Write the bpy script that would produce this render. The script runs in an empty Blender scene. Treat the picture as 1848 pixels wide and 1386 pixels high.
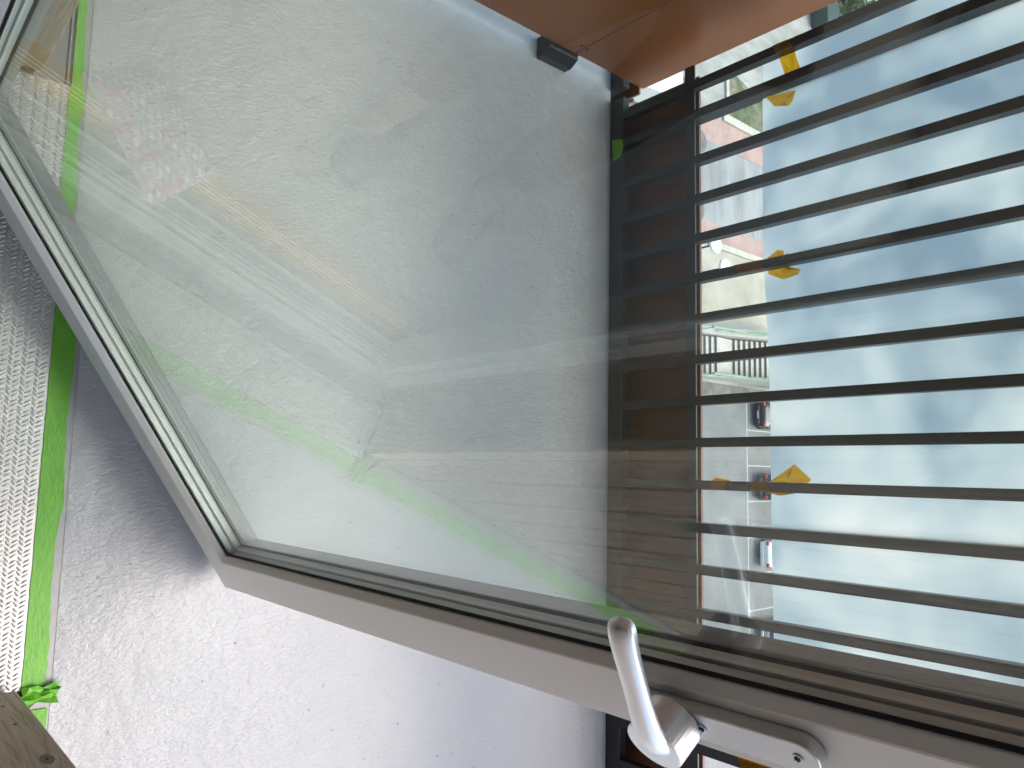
import bpy, bmesh, math, random
from mathutils import Vector, Matrix
random.seed(7)
S = bpy.context.scene
# ------------------------------------------------------------------ camera
cam = bpy.data.cameras.new('camera'); cam.sensor_width = 36.0; cam.lens = 27.27
cam.clip_start = 0.02; cam.clip_end = 3000
co = bpy.data.objects.new('camera', cam); S.collection.objects.link(co); S.camera = co
CAM_R = Matrix(((-0.0215293, -0.9934589, 0.1121426), (0.7524703, -0.0899565, -0.6524541), (0.6582743, 0.0703371, 0.7494850)))
co.matrix_world = Matrix.Translation((0, 0, 1.6)) @ CAM_R.to_4x4()
# ------------------------------------------------------------------ world, sun, exposure
W = bpy.data.worlds.new('World'); S.world = W; W.use_nodes = True
wn = W.node_tree; bg = wn.nodes['Background']
sky = wn.nodes.new('ShaderNodeTexSky'); sky.sky_type = 'NISHITA'; sky.sun_disc = False
SUN_EL, SUN_AZ = math.radians(60), math.radians(20)
sky.sun_elevation = SUN_EL; sky.sun_rotation = SUN_AZ
sky.air_density = 1.0; sky.dust_density = 3.0; sky.ozone_density = 1.0; sky.altitude = 50
wn.links.new(sky.outputs[0], bg.inputs[0]); bg.inputs[1].default_value = 0.15
sl = bpy.data.lights.new('sun', 'SUN'); sl.energy = 0.9; sl.angle = math.radians(45); sl.color = (1.0, 0.96, 0.9)
so = bpy.data.objects.new('sun', sl); S.collection.objects.link(so)
sd = Vector((math.sin(SUN_AZ) * math.cos(SUN_EL), math.cos(SUN_AZ) * math.cos(SUN_EL), math.sin(SUN_EL)))
so.rotation_euler = sd.to_track_quat('Z', 'Y').to_euler()
S.view_settings.view_transform = 'Standard'; S.view_settings.look = 'None'
S.view_settings.gamma = 1; S.view_settings.exposure = 1.42
try: S.view_settings.use_curve_mapping = False
except Exception: pass
S.render.engine = 'CYCLES'
S.cycles.transparent_max_bounces = 48; S.cycles.max_bounces = 9; S.cycles.transmission_bounces = 8
S.cycles.caustics_reflective = False; S.cycles.caustics_refractive = True

# ------------------------------------------------------------------ materials
def mat(name):
    m = bpy.data.materials.new(name); m.use_nodes = True
    return m, m.node_tree, m.node_tree.nodes, m.node_tree.links
def objcoord(N, L, scale=(1, 1, 1), kind='Object', rot=(0, 0, 0)):
    tc = N.new('ShaderNodeTexCoord'); mp = N.new('ShaderNodeMapping')
    mp.inputs['Scale'].default_value = scale; mp.inputs['Rotation'].default_value = rot
    L.new(tc.outputs[kind], mp.inputs[0]); return mp.outputs[0]
def noise(N, L, vec, scale, detail=4, rough=.55, dist=0):
    n = N.new('ShaderNodeTexNoise'); n.inputs['Scale'].default_value = scale
    n.inputs['Detail'].default_value = detail; n.inputs['Roughness'].default_value = rough
    n.inputs['Distortion'].default_value = dist; L.new(vec, n.inputs['Vector']); return n.outputs['Fac']
def ramp(N, L, fac, stops):
    r = N.new('ShaderNodeValToRGB'); L.new(fac, r.inputs[0])
    while len(r.color_ramp.elements) < len(stops): r.color_ramp.elements.new(.5)
    for e, (p, c) in zip(r.color_ramp.elements, stops):
        e.position = p; e.color = (*c, 1) if len(c) == 3 else c
    return r.outputs[0]
def mixc(N, L, fac, a, b, mode='MIX'):
    m = N.new('ShaderNodeMix'); m.data_type = 'RGBA'; m.blend_type = mode
    for i, v in ((0, fac), (6, a), (7, b)):
        if hasattr(v, 'node'): L.new(v, m.inputs[i])
        else: m.inputs[i].default_value = v if i == 0 else (*v, 1)
    return m.outputs[2]
def bump(N, L, h, strength, dist, prev=None):
    b = N.new('ShaderNodeBump'); b.inputs['Strength'].default_value = strength
    b.inputs['Distance'].default_value = dist; L.new(h, b.inputs['Height'])
    if prev: L.new(prev, b.inputs['Normal'])
    return b.outputs[0]
def simple(name, col, rough=.5, metal=0, var=.12, nscale=8, bstr=0, bscale=200, bdist=.001, coat=0, kind='Object', scale=(1,1,1), spec=.5):
    m, T, N, L = mat(name); p = N['Principled BSDF']
    v = objcoord(N, L, kind=kind, scale=scale); f = noise(N, L, v, nscale)
    c = mixc(N, L, f, tuple(x * (1 - var) for x in col), tuple(min(1, x * (1 + var)) for x in col))
    L.new(c, p.inputs['Base Color']); p.inputs['Roughness'].default_value = rough
    r = N.new('ShaderNodeMapRange'); L.new(noise(N, L, v, nscale * 3), r.inputs[0])
    r.inputs[3].default_value = rough * .85; r.inputs[4].default_value = min(1, rough * 1.2); L.new(r.outputs[0], p.inputs['Roughness'])
    p.inputs['Metallic'].default_value = metal; p.inputs['Coat Weight'].default_value = coat
    p.inputs['Specular IOR Level'].default_value = spec
    if bstr: L.new(bump(N, L, noise(N, L, v, bscale), bstr, bdist), p.inputs['Normal'])
    return m
M = {}
# balcony floor: rough silver-grey waterproof coating
def coating():
    m, T, N, L = mat('coating'); p = N['Principled BSDF']; v = objcoord(N, L)
    big = noise(N, L, v, 2.2, 5); fine = noise(N, L, v, 130, 3, .6)
    c = ramp(N, L, big, [(.3, (.37, .388, .41)), (.7, (.45, .465, .485))])
    sp = noise(N, L, v, 60, 2); spk = ramp(N, L, sp, [(.24, (.55, .55, .55)), (.3, (1, 1, 1))])
    c = mixc(N, L, 1.0, c, spk, 'MULTIPLY')
    # sparse specks of dirt
    vo = N.new('ShaderNodeTexVoronoi'); vo.inputs['Scale'].default_value = 14; L.new(v, vo.inputs['Vector'])
    dk = ramp(N, L, vo.outputs['Distance'], [(.014, (.35, .35, .35)), (.026, (1, 1, 1))])
    dk = mixc(N, L, ramp(N, L, noise(N, L, v, 7, 2), [(.60, (0,) * 3), (.64, (1,) * 3)]), (1, 1, 1), dk)
    c = mixc(N, L, 1.0, c, dk, 'MULTIPLY')
    L.new(c, p.inputs['Base Color']); p.inputs['Metallic'].default_value = 0; p.inputs['Specular IOR Level'].default_value = .65
    rr = ramp(N, L, noise(N, L, v, 9), [(.35, (.30,) * 3), (.7, (.40,) * 3)]); L.new(rr, p.inputs['Roughness'])
    vs = objcoord(N, L, (1.0, 1.0, 1), rot=(0, 0, .5)); vs2 = objcoord(N, L, (1.3, .7, 1), rot=(0, 0, .5))
    b1 = bump(N, L, noise(N, L, vs2, 120, 4, .6, .5), .6, .0036)
    b2 = bump(N, L, noise(N, L, vs, 22, 3, .5), .4, .008, b1)
    b3 = bump(N, L, noise(N, L, vs2, 330, 2, .6), .5, .0012, b2)
    L.new(b3, p.inputs['Normal']); return m
M['coating'] = coating()
M['band'] = simple('primer band', (.36, .365, .37), .5, .2, nscale=60, var=.1, bstr=.3, bscale=300)
def green_tape():
    m, T, N, L = mat('green tape'); p = N['Principled BSDF']; v = objcoord(N, L)
    c = mixc(N, L, noise(N, L, v, 40), (.10, .34, .022), (.16, .46, .04)); L.new(c, p.inputs['Base Color'])
    p.inputs['Roughness'].default_value = .5
    w = objcoord(N, L, (1, 2.2, 1), rot=(0, 0, .9))
    L.new(bump(N, L, noise(N, L, w, 70, 2), .5, .002), p.inputs['Normal']); return m
M['gtape'] = green_tape()
M['ytape'] = simple('yellow tape', (.85, .44, .004), .35, 0, nscale=60, var=.15, bstr=.3, bscale=90, bdist=.002)
def _translucent_tape():
    T = M['ytape'].node_tree; N, L = T.nodes, T.links; tl = N.new('ShaderNodeBsdfTranslucent'); L.new(mixc(N, L, noise(N, L, objcoord(N, L, (1, 1, 1), rot=(0, .6, 0)), 38, 2, .5, 1.0), (.75, .27, .002), (1, .66, .03)), tl.inputs[0])  # tint noise paints in the light and dark of tape crumples
    mx = N.new('ShaderNodeMixShader'); mx.inputs[0].default_value = .85
    L.new(N['Principled BSDF'].outputs[0], mx.inputs[1]); L.new(tl.outputs[0], mx.inputs[2]); L.new(mx.outputs[0], N['Material Output'].inputs[0])
_translucent_tape()
def _tape_back():
    m, T, N, L = mat('yellow tape back'); t = N.new('ShaderNodeBsdfTransparent'); t.inputs[0].default_value = (1, .95, .9, 1)
    L.new(t.outputs[0], N['Material Output'].inputs[0]); return m
M['ytape2'] = _tape_back()
M['alu'] = simple('tread aluminium', (.74, .73, .72), .36, .8, nscale=20, var=.1, bstr=.15, bscale=600, bdist=.0004)
M['white'] = simple('white frame', (.88, .87, .845), .38, 0, nscale=5, var=.03, bstr=.04, bscale=900, bdist=.0003)
M['outer'] = simple('grey outer frame', (.26, .27, .275), .4, .2, nscale=5, var=.06)
M['sill'] = simple('grey sill', (.17, .175, .18), .4, .1, nscale=5, var=.06)
M['sill2'] = simple('grey sill ledge', (.55, .56, .56), .4, .1, nscale=5, var=.06)
M['gasket'] = simple('gasket', (.008, .008, .008), .7)
def spacer():
    m, T, N, L = mat('spacer bar'); p = N['Principled BSDF']
    tc = N.new('ShaderNodeTexCoord'); vo = N.new('ShaderNodeTexVoronoi'); vo.inputs['Scale'].default_value = 190
    vo.inputs['Randomness'].default_value = 0.0
    L.new(tc.outputs['Object'], vo.inputs['Vector'])
    L.new(ramp(N, L, vo.outputs['Distance'], [(.16, (.22, .24, .23)), (.22, (.72, .76, .74))]), p.inputs['Base Color'])
    p.inputs['Roughness'].default_value = .4; p.inputs['Metallic'].default_value = .2; return m
M['spacer'] = spacer()
def glass(name='window glass', gain=.3, base=0.0):
    m, T, N, L = mat(name); out = N['Material Output']; N.remove(N['Principled BSDF'])
    g = N.new('ShaderNodeNewGeometry'); io = N.new('ShaderNodeMapRange')
    io.inputs[3].default_value = 1.52; io.inputs[4].default_value = 1 / 1.52
    L.new(g.outputs['Backfacing'], io.inputs[0])
    fr = N.new('ShaderNodeFresnel'); L.new(io.outputs[0], fr.inputs[0])
    tr = N.new('ShaderNodeBsdfTransparent'); tr.inputs[0].default_value = (.962, .984, .972, 1)
    gl = N.new('ShaderNodeBsdfGlossy'); gl.inputs['Roughness'].default_value = 0.0; gl.inputs[0].default_value = (1, 1, 1, 1)
    # a very light film of dust on the pane
    df = N.new('ShaderNodeBsdfDiffuse'); df.inputs[0].default_value = (.7, .72, .7, 1)
    v = objcoord(N, L); du = ramp(N, L, noise(N, L, v, 3, 6, .6, 1.0), [(.3, (.000,) * 3), (.8, (.010,) * 3)])
    gn = N.new('ShaderNodeMath'); gn.operation = 'MULTIPLY_ADD'; gn.use_clamp = True; L.new(fr.outputs[0], gn.inputs[0]); gn.inputs[1].default_value = gain; gn.inputs[2].default_value = base
    mx = N.new('ShaderNodeMixShader'); L.new(gn.outputs[0], mx.inputs[0]); L.new(tr.outputs[0], mx.inputs[1]); L.new(gl.outputs[0], mx.inputs[2])
    m2 = N.new('ShaderNodeMixShader'); L.new(du, m2.inputs[0]); L.new(mx.outputs[0], m2.inputs[1]); L.new(df.outputs[0], m2.inputs[2])
    L.new(m2.outputs[0], out.inputs[0]); return m
M['glass'] = glass(); M['coated'] = glass('coated glass', 1.75, .02)   # middle pane carries the low-emissivity coating
M['steel'] = simple('black steel', (.022, .026, .028), .38, .3, nscale=14, var=.35, spec=.6)
def brown():
    m, T, N, L = mat('brown laminate'); p = N['Principled BSDF']; v = objcoord(N, L)
    c = mixc(N, L, noise(N, L, v, 3), (.26, .082, .026), (.31, .105, .036))
    vo = N.new('ShaderNodeTexVoronoi'); vo.inputs['Scale'].default_value = 26; L.new(v, vo.inputs['Vector'])
    d = ramp(N, L, vo.outputs['Distance'], [(.018, (.75, .75, .72)), (.03, (0, 0, 0))])
    d2 = mixc(N, L, 1.0, d, ramp(N, L, noise(N, L, v, 5), [(.5, (0, 0, 0)), (.55, (1, 1, 1))]), 'MULTIPLY')
    c = mixc(N, L, d2, c, (.4, .33, .26)); L.new(c, p.inputs['Base Color'])
    p.inputs['Roughness'].default_value = .3; return m
M['brown'] = brown()
M['kick'] = simple('kick panel laminate', (.135, .052, .021), .4, nscale=6, var=.15)
M['copper'] = simple('copper edge', (.13, .055, .03), .4, .3, nscale=200, var=.5)
def film():
    m, T, N, L = mat('frosted sheet'); out = N['Material Output']; p = N['Principled BSDF']
    v = objcoord(N, L, (1, 1, 1))
    p.inputs['Transmission Weight'].default_value = 1; p.inputs['Roughness'].default_value = .42
    p.inputs['IOR'].default_value = 1.35
    p.inputs['Base Color'].default_value = (.82, .88, .94, 1)
    tl = N.new('ShaderNodeBsdfTranslucent')
    cl = noise(N, L, v, 2.6, 3, .55, .25)  # cloud noise paints in the blurred lights and darks of the street beyond
    cx_ = ramp(N, L, cl, [(.36, (.50, .60, .72)), (.5, (.72, .78, .84)), (.64, (.90, .90, .91))]); L.new(cx_, p.inputs['Base Color'])
    L.new(ramp(N, L, cl, [(.34, (.38, .47, .55)), (.5, (.68, .74, .77)), (.68, (.95, .94, .92))]), tl.inputs[0])
    # fine scratches
    w = N.new('ShaderNodeTexVoronoi'); w.feature = 'DISTANCE_TO_EDGE'; w.inputs['Scale'].default_value = 5
    sv = objcoord(N, L, (1.0, 1, 3.2), rot=(0, .7, 0)); L.new(sv, w.inputs['Vector'])
    sc = ramp(N, L, w.outputs['Distance'], [(.0015, (.5,) * 3), (.004, (0,) * 3)])
    msk = ramp(N, L, noise(N, L, v, 9, 2), [(.56, (0,) * 3), (.62, (1,) * 3)])
    scm = mixc(N, L, 1.0, sc, msk, 'MULTIPLY')
    mx = N.new('ShaderNodeMixShader'); mx.inputs[0].default_value = .45
    L.new(p.outputs[0], mx.inputs[1]); L.new(tl.outputs[0], mx.inputs[2])
    df = N.new('ShaderNodeBsdfTranslucent'); df.inputs[0].default_value = (1, 1, 1, 1)
    m2 = N.new('ShaderNodeMixShader'); L.new(scm, m2.inputs[0]); L.new(mx.outputs[0], m2.inputs[1]); L.new(df.outputs[0], m2.inputs[2])
    L.new(m2.outputs[0], out.inputs[0]); return m
M['film'] = film()
def wood(name, a, b, sc=(1, 1, 1), axis='Z', knots=True, rough=.55):
    m, T, N, L = mat(name); p = N['Principled BSDF']
    oi = N.new('ShaderNodeObjectInfo'); tc = N.new('ShaderNodeTexCoord')
    ad = N.new('ShaderNodeVectorMath'); ad.operation = 'MULTIPLY_ADD'
    L.new(oi.outputs['Random'], ad.inputs[0]); ad.inputs[1].default_value = (7, 9, 13); L.new(tc.outputs['Object'], ad.inputs[2])
    mp = N.new('ShaderNodeMapping'); mp.inputs['Scale'].default_value = sc; L.new(ad.outputs[0], mp.inputs[0]); v = mp.outputs[0]
    g = noise(N, L, v, 14, 3, .5, 1.2)
    mm = N.new('ShaderNodeMath'); mm.operation = 'MULTIPLY'; L.new(g, mm.inputs[0]); mm.inputs[1].default_value = 9
    fr = N.new('ShaderNodeMath'); fr.operation = 'PINGPONG'; L.new(mm.outputs[0], fr.inputs[0]); fr.inputs[1].default_value = .5
    c = ramp(N, L, fr.outputs[0], [(.0, tuple(x * .62 for x in a)), (.12, a), (.5, b)])
    f2 = noise(N, L, v, 90, 2)
    c = mixc(N, L, 1.0, c, ramp(N, L, f2, [(.3, (.82,) * 3), (.6, (1,) * 3)]), 'MULTIPLY')
    if knots:
        vo = N.new('ShaderNodeTexVoronoi'); vo.inputs['Scale'].default_value = 3.2
        mk = N.new('ShaderNodeMapping'); mk.inputs['Scale'].default_value = (sc[0] * .55, sc[1] * .55, sc[2] * 2.6); L.new(ad.outputs[0], mk.inputs[0])
        L.new(mk.outputs[0], vo.inputs['Vector'])
        c = mixc(N, L, ramp(N, L, vo.outputs['Distance'], [(.06, (1,) * 3), (.11, (0,) * 3)]), c, (.05, .038, .028))
    L.new(c, p.inputs['Base Color']); p.inputs['Roughness'].default_value = rough
    L.new(bump(N, L, fr.outputs[0], .15, .001), p.inputs['Normal']); return m
M['board'] = wood('weathered board', (.56, .42, .30), (.66, .51, .38), (2.2, 2.2, .10))
M['plank'] = wood('siding plank', (.26, .19, .145), (.44, .345, .27), (1.6, 1.6, .22))
M['shadewall'] = simple('shaded room wall', (.10, .095, .09), .8, nscale=4)  # gloom of the unlit room put into the wall colour
M['knot'] = simple('knot', (.17, .14, .11), .6, nscale=40, var=.2)
M['oakfloor'] = simple('room floor', (.45, .41, .35), .45, nscale=3, var=.1, scale=(8, 1, 1))
M['gold'] = simple('threshold strip', (.62, .36, .07), .4, .2, nscale=10)
M['chrome'] = simple('satin chrome', (.90, .91, .92), .40, .9, nscale=30, var=.03)
M['chrome2'] = simple('satin plate', (.60, .61, .62), .42, .9, nscale=30, var=.03)
M['dark'] = simple('dark', (.012, .012, .013), .6)
M['plaster'] = simple('plaster', (.78, .77, .74), .8, nscale=4, var=.06)
M['ceil'] = simple('ceiling', (.66, .65, .63), .8, nscale=4, var=.06)
def mailer():
    m, T, N, L = mat('printed pouch'); p = N['Principled BSDF']; v = objcoord(N, L, kind='UV')
    def ring(off):
        mp = N.new('ShaderNodeMapping'); mp.inputs['Location'].default_value = (off, off, 0); mp.inputs['Scale'].default_value = (8, 10, 1); L.new(v, mp.inputs[0])
        fr = N.new('ShaderNodeVectorMath'); fr.operation = 'FRACTION'; L.new(mp.outputs[0], fr.inputs[0])
        sb = N.new('ShaderNodeVectorMath'); sb.operation = 'SUBTRACT'; L.new(fr.outputs[0], sb.inputs[0]); sb.inputs[1].default_value = (.5, .5, 0)
        ln = N.new('ShaderNodeVectorMath'); ln.operation = 'LENGTH'; L.new(sb.outputs[0], ln.inputs[0]); return ln.outputs['Value'], mp.outputs[0]
    r1, m1 = ring(0); r2, m2 = ring(.5)
    a = ramp(N, L, r1, [(.38, (1,) * 3), (.44, (.1,) * 3), (.5, (1,) * 3)]); b = ramp(N, L, r2, [(.38, (1,) * 3), (.44, (.1,) * 3), (.5, (1,) * 3)])
    ln = mixc(N, L, 1.0, a, b, 'MULTIPLY')
    wn_ = N.new('ShaderNodeTexWhiteNoise'); wn_.noise_dimensions = '2D'; fl = N.new('ShaderNodeVectorMath'); fl.operation = 'FLOOR'; L.new(m1, fl.inputs[0]); L.new(fl.outputs[0], wn_.inputs['Vector'])
    cc = N.new('ShaderNodeValToRGB'); cc.color_ramp.interpolation = 'CONSTANT'; L.new(wn_.outputs['Value'], cc.inputs[0])
    cols = [(0, (.85, .8, .76)), (.3, (.8, .28, .10)), (.5, (.75, .18, .25)), (.68, (.85, .8, .76)), (.82, (.2, .5, .48))]
    while len(cc.color_ramp.elements) < 5: cc.color_ramp.elements.new(.5)
    for e, (q, c) in zip(cc.color_ramp.elements, cols): e.position = q; e.color = (*c, 1)
    dots = ramp(N, L, r1, [(.24, (1,) * 3), (.27, (0,) * 3)])
    base = mixc(N, L, noise(N, L, v, 2), (.86, .36, .36), (.42, .72, .70))
    c = mixc(N, L, dots, base, cc.outputs[0]); c = mixc(N, L, .75, c, mixc(N, L, ln, (.25, .09, .09), c)); L.new(c, p.inputs['Base Color'])
    p.inputs['Roughness'].default_value = .25; return m
M['mailer'] = mailer()
# street materials
def streetmat(name, a, b, sc=.4, streak=None, rough=.85):
    m, T, N, L = mat(name); p = N['Principled BSDF']; v = objcoord(N, L, streak or (1, 1, 1))
    c = mixc(N, L, ramp(N, L, noise(N, L, v, sc, 8, .65), [(.35, (0,) * 3), (.65, (1,) * 3)]), a, b)
    c = mixc(N, L, 1.0, c, ramp(N, L, noise(N, L, objcoord(N, L), 7, 3), [(.3, (.88,) * 3), (.6, (1,) * 3)]), 'MULTIPLY')
    L.new(c, p.inputs['Base Color']); p.inputs['Roughness'].default_value = rough; return m
M['asphalt'] = streetmat('asphalt', (.20, .20, .195), (.27, .268, .26), .35)
M['concrete'] = streetmat('concrete', (.30, .285, .25), (.50, .48, .44), .5, (1.5, .5, 1))
M['greyroad'] = streetmat('grey road', (.27, .27, .27), (.42, .42, .41), .45, (.5, 2, 1))
M['pink'] = streetmat('pink paint', (.44, .27, .235), (.56, .38, .335), .8)
M['beige'] = streetmat('beige terrace', (.42, .37, .29), (.56, .51, .42), .6)
M['kerb'] = streetmat('kerb', (.52, .48, .40), (.66, .62, .54), 1.5)
M['grass'] = streetmat('grass verge', (.045, .10, .015), (.30, .25, .20), 1.1)
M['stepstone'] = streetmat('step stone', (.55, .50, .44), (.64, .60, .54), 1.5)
M['riser'] = streetmat('shaded step riser', (.20, .185, .165), (.26, .24, .21), 1.5)  # darker than the step stone: shade on the viewer-facing fronts is painted in
M['mint'] = simple('mint handrail', (.30, .42, .26), .5)
M['rough'] = streetmat('rough verge', (.14, .135, .12), (.27, .26, .24), 1.2)
M['paint'] = simple('road paint', (.55, .55, .53), .7, nscale=6, var=.3)
M['facade'] = streetmat('facade', (.45, .44, .42), (.58, .57, .55), .3)
M['facade2'] = streetmat('brick facade', (.36, .30, .27), (.45, .39, .35), .3)
M['winglass'] = simple('window dark', (.04, .05, .06), .1)
M['leaf'] = simple('leaf', (.05, .10, .022), .6, nscale=.8, var=.5)
M['bark'] = simple('bark', (.09, .07, .05), .8)
M['skin'] = simple('skin', (.55, .36, .27), .5, nscale=20, var=.05)
M['trousers'] = simple('trousers', (.13, .095, .075), .8, nscale=30)
M['shirt'] = simple('shirt', (.25, .25, .26), .8, nscale=30)
M['slipper'] = simple('slipper', (.05, .07, .11), .7, nscale=30)
M['hair'] = simple('hair', (.03, .02, .015), .6)
for nm, c, ro, me in (('carblack', (.03, .032, .04), .22, .3), ('cardark', (.035, .04, .05), .25, .3), ('carwhite', (.75, .75, .74), .25, 0), ('carblue', (.05, .09, .18), .25, .3),
                      ('carsilver', (.4, .41, .42), .25, .6), ('tyre', (.02, .02, .02), .8, 0), ('redlight', (.55, .02, .03), .2, 0), ('carglass', (.03, .035, .04), .08, 0), ('plate', (.7, .7, .68), .5, 0), ('pinkpaint', (.6, .12, .25), .4, 0), ('greenbox', (.03, .06, .05), .5, 0)):
    M[nm] = simple(nm, c, ro, me, coat=.5 if nm.startswith('car') else 0)

# ------------------------------------------------------------------ helpers
def link(o, parent=None):
    S.collection.objects.link(o)
    if parent is not None: o.parent = parent
    return o
def tag(o, label=None, cat=None, group=None, kind=None):
    if label: o['label'] = label
    if cat: o['category'] = cat
    if group: o['group'] = group
    if kind: o['kind'] = kind
    return o
def empty(name, loc=(0, 0, 0), rz=0):
    o = bpy.data.objects.new(name, None); o.location = loc; o.rotation_euler = (0, 0, rz); o.empty_display_size = .1
    return link(o)
class MB:
    def __init__(s): s.v = []; s.f = []; s.uv = None
    def add(s, vs, fs):
        b = len(s.v); s.v += [tuple(v) for v in vs]; s.f += [tuple(i + b for i in f) for f in fs]; return s
    def box(s, x0, x1, y0, y1, z0, z1):
        return s.add([(x0, y0, z0), (x1, y0, z0), (x1, y1, z0), (x0, y1, z0), (x0, y0, z1), (x1, y0, z1), (x1, y1, z1), (x0, y1, z1)],
                     [(0, 3, 2, 1), (4, 5, 6, 7), (0, 1, 5, 4), (1, 2, 6, 5), (2, 3, 7, 6), (3, 0, 4, 7)])
    def prism(s, pts, axis, a0, a1):  # pts 2d polygon, extruded along axis
        n = len(pts)
        def P(p, a): return {'x': (a, p[0], p[1]), 'y': (p[0], a, p[1]), 'z': (p[0], p[1], a)}[axis]
        return s.add([P(p, a0) for p in pts] + [P(p, a1) for p in pts],
                     [tuple(range(n - 1, -1, -1)), tuple(range(n, 2 * n))] + [(i, (i + 1) % n, (i + 1) % n + n, i + n) for i in range(n)])
    def tube(s, pts, r, seg=8, cap=True):
        pts = [Vector(p) for p in pts]; rs = r if isinstance(r, (list, tuple)) else [r] * len(pts)
        up = Vector((0, 0, 1)); rings = []; b = len(s.v)
        for i, p in enumerate(pts):
            t = (pts[min(i + 1, len(pts) - 1)] - pts[max(i - 1, 0)]).normalized()
            a = t.cross(up); 
            if a.length < 1e-3: a = t.cross(Vector((1, 0, 0)))
            a.normalize(); c = t.cross(a)
            rr = rs[i] if isinstance(rs[i], tuple) else (rs[i], rs[i])
            s.v += [tuple(p + a * math.cos(q) * rr[0] + c * math.sin(q) * rr[1]) for q in [2 * math.pi * k / seg for k in range(seg)]]
        for i in range(len(pts) - 1):
            for k in range(seg):
                s.f.append((b + i * seg + k, b + i * seg + (k + 1) % seg, b + (i + 1) * seg + (k + 1) % seg, b + (i + 1) * seg + k))
        if cap:
            s.f.append(tuple(b + k for k in range(seg - 1, -1, -1))); s.f.append(tuple(b + (len(pts) - 1) * seg + k for k in range(seg)))
        return s
    def mesh(s, name):
        me = bpy.data.meshes.new(name); me.from_pydata(s.v, [], s.f); me.update()
        bm = bmesh.new(); bm.from_mesh(me); bmesh.ops.recalc_face_normals(bm, faces=bm.faces); bm.to_mesh(me); bm.free(); return me
    def build(s, name, m, parent=None, bev=0, smooth=False, seg=2):
        me = s.mesh(name); me.materials.append(m); o = bpy.data.objects.new(name, me)
        if bev:
            md = o.modifiers.new('bevel', 'BEVEL'); md.width = bev; md.segments = seg; md.limit_method = 'ANGLE'; md.harden_normals = False
        if smooth: me.polygons.foreach_set('use_smooth', [True] * len(me.polygons))
        return link(o, parent)
def box(name, m, x0, x1, y0, y1, z0, z1, parent=None, bev=0): return MB().box(x0, x1, y0, y1, z0, z1).build(name, m, parent, bev)
def shared(name, me, parent, loc, rot=(0, 0, 0), sc=(1, 1, 1)):
    o = bpy.data.objects.new(name, me); o.location = loc; o.rotation_euler = rot; o.scale = sc; return link(o, parent)

# ------------------------------------------------------------------ building shell and balcony
G = -27.0
# floor sheet: fine grid with gentle unevenness
def floor_sheet():
    bm = bmesh.new(); nx, ny = 150, 80; x0, x1, y0, y1 = -2.6, 2.6, .33, 1.787
    from mathutils import noise as mn
    def ys(x): return y0 - .026 * min(1, max(0, (-.28 - x) / .15))
    g = [[bm.verts.new((x0 + (x1 - x0) * i / nx, ys(x0 + (x1 - x0) * i / nx) + (y1 - ys(x0 + (x1 - x0) * i / nx)) * j / ny, 0)) for j in range(ny + 1)] for i in range(nx + 1)]
    for col in g:
        for v in col:
            e = min(1, max(0, (v.co.y - .335) / .03), max(0, (1.787 - v.co.y) / .03))
            v.co.z = .0022 * mn.noise(v.co * 5) * e + .0010 * mn.noise(v.co * 17) * e
    for i in range(nx):
        for j in range(ny): bm.faces.new((g[i][j], g[i + 1][j], g[i + 1][j + 1], g[i][j + 1]))
    me = bpy.data.meshes.new('floor'); bm.to_mesh(me); bm.free(); me.materials.append(M['coating'])
    me.polygons.foreach_set('use_smooth', [True] * len(me.polygons))
    o = link(bpy.data.objects.new('balcony_floor', me)); tag(o, kind='structure'); return o
floor_sheet()
tag(box('balcony_slab', M['outer'], -2.6, 2.6, -.02, 1.785, -.22, -.006), kind='structure')
tag(box('primer_band', M['band'], -2.6, 2.6, .270, .3345, -.004, -.0010), kind='structure')
tag(box('balcony_ceiling', M['ceil'], -2.6, 2.6, .3, 1.22, 2.72, 2.90), kind='structure')
tag(box('upper_facade', M['plaster'], -2.6, 2.6, .02, .26, 2.36, 4.6), kind='structure')
# room behind the door
tag(box('room_floor', M['oakfloor'], -2.6, 2.6, -4, -.075, -.02, .05), kind='structure')
tag(box('room_back_wall', M['shadewall'], -2.6, 2.6, -4.1, -4, 0, 2.5), kind='structure')
tag(box('room_left_wall', M['shadewall'], -2.7, -2.6, -4, .02, 0, 2.5), kind='structure')
# right wall of the room, with a wide opening added to let in daylight
tag(box('room_right_wall', M['plaster'], 2.6, 2.7, -4, .02, 0, .75), kind='structure')
tag(box('room_right_wall', M['plaster'], 2.6, 2.7, -4, -3.8, .75, 2.5), kind='structure')
tag(box('room_right_wall', M['plaster'], 2.6, 2.7, -.15, .02, .75, 2.5), kind='structure')
tag(box('room_ceiling', M['plaster'], -2.6, 2.6, -4, .0, 2.5, 2.6), kind='structure')

# wood-clad walls either side of the doorway
def siding(x0, x1, yf, name, label):
    r = empty(name, ((x0 + x1) / 2, yf, 0)); tag(r, label, 'wall')
    cx = (x0 + x1) / 2
    def P(n_, m_, a, b, c, d, e, f, bev=0): return box(n_, m_, a - cx, b - cx, c - yf, d - yf, e, f, r, bev)
    P('wall_core', M['plaster'], x0 + .03, x1, -.02, yf - .035, .0, 2.5)
    P('base_flashing', M['steel'], x0 + .002, x1, yf - .034, yf - .012, .001, .03)
    # planks
    n = int((x1 - x0 - .03) / .118)
    me = MB().prism([(0, 0), (.006, .010), (.109, .010), (.115, 0), (.115, -.014), (0, -.014)], 'z', .028, 2.5).mesh('plank'); me.materials.append(M['plank'])
    for k in range(n):
        o = shared('plank', me, r, (x0 + .03 + k * .118 - cx, -.016, 0))
    return r, P
rw, P = siding(.392, 2.6, .275, 'clad_wall', 'wood clad outer wall with vertical planks on the handle side of the doorway')
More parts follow.
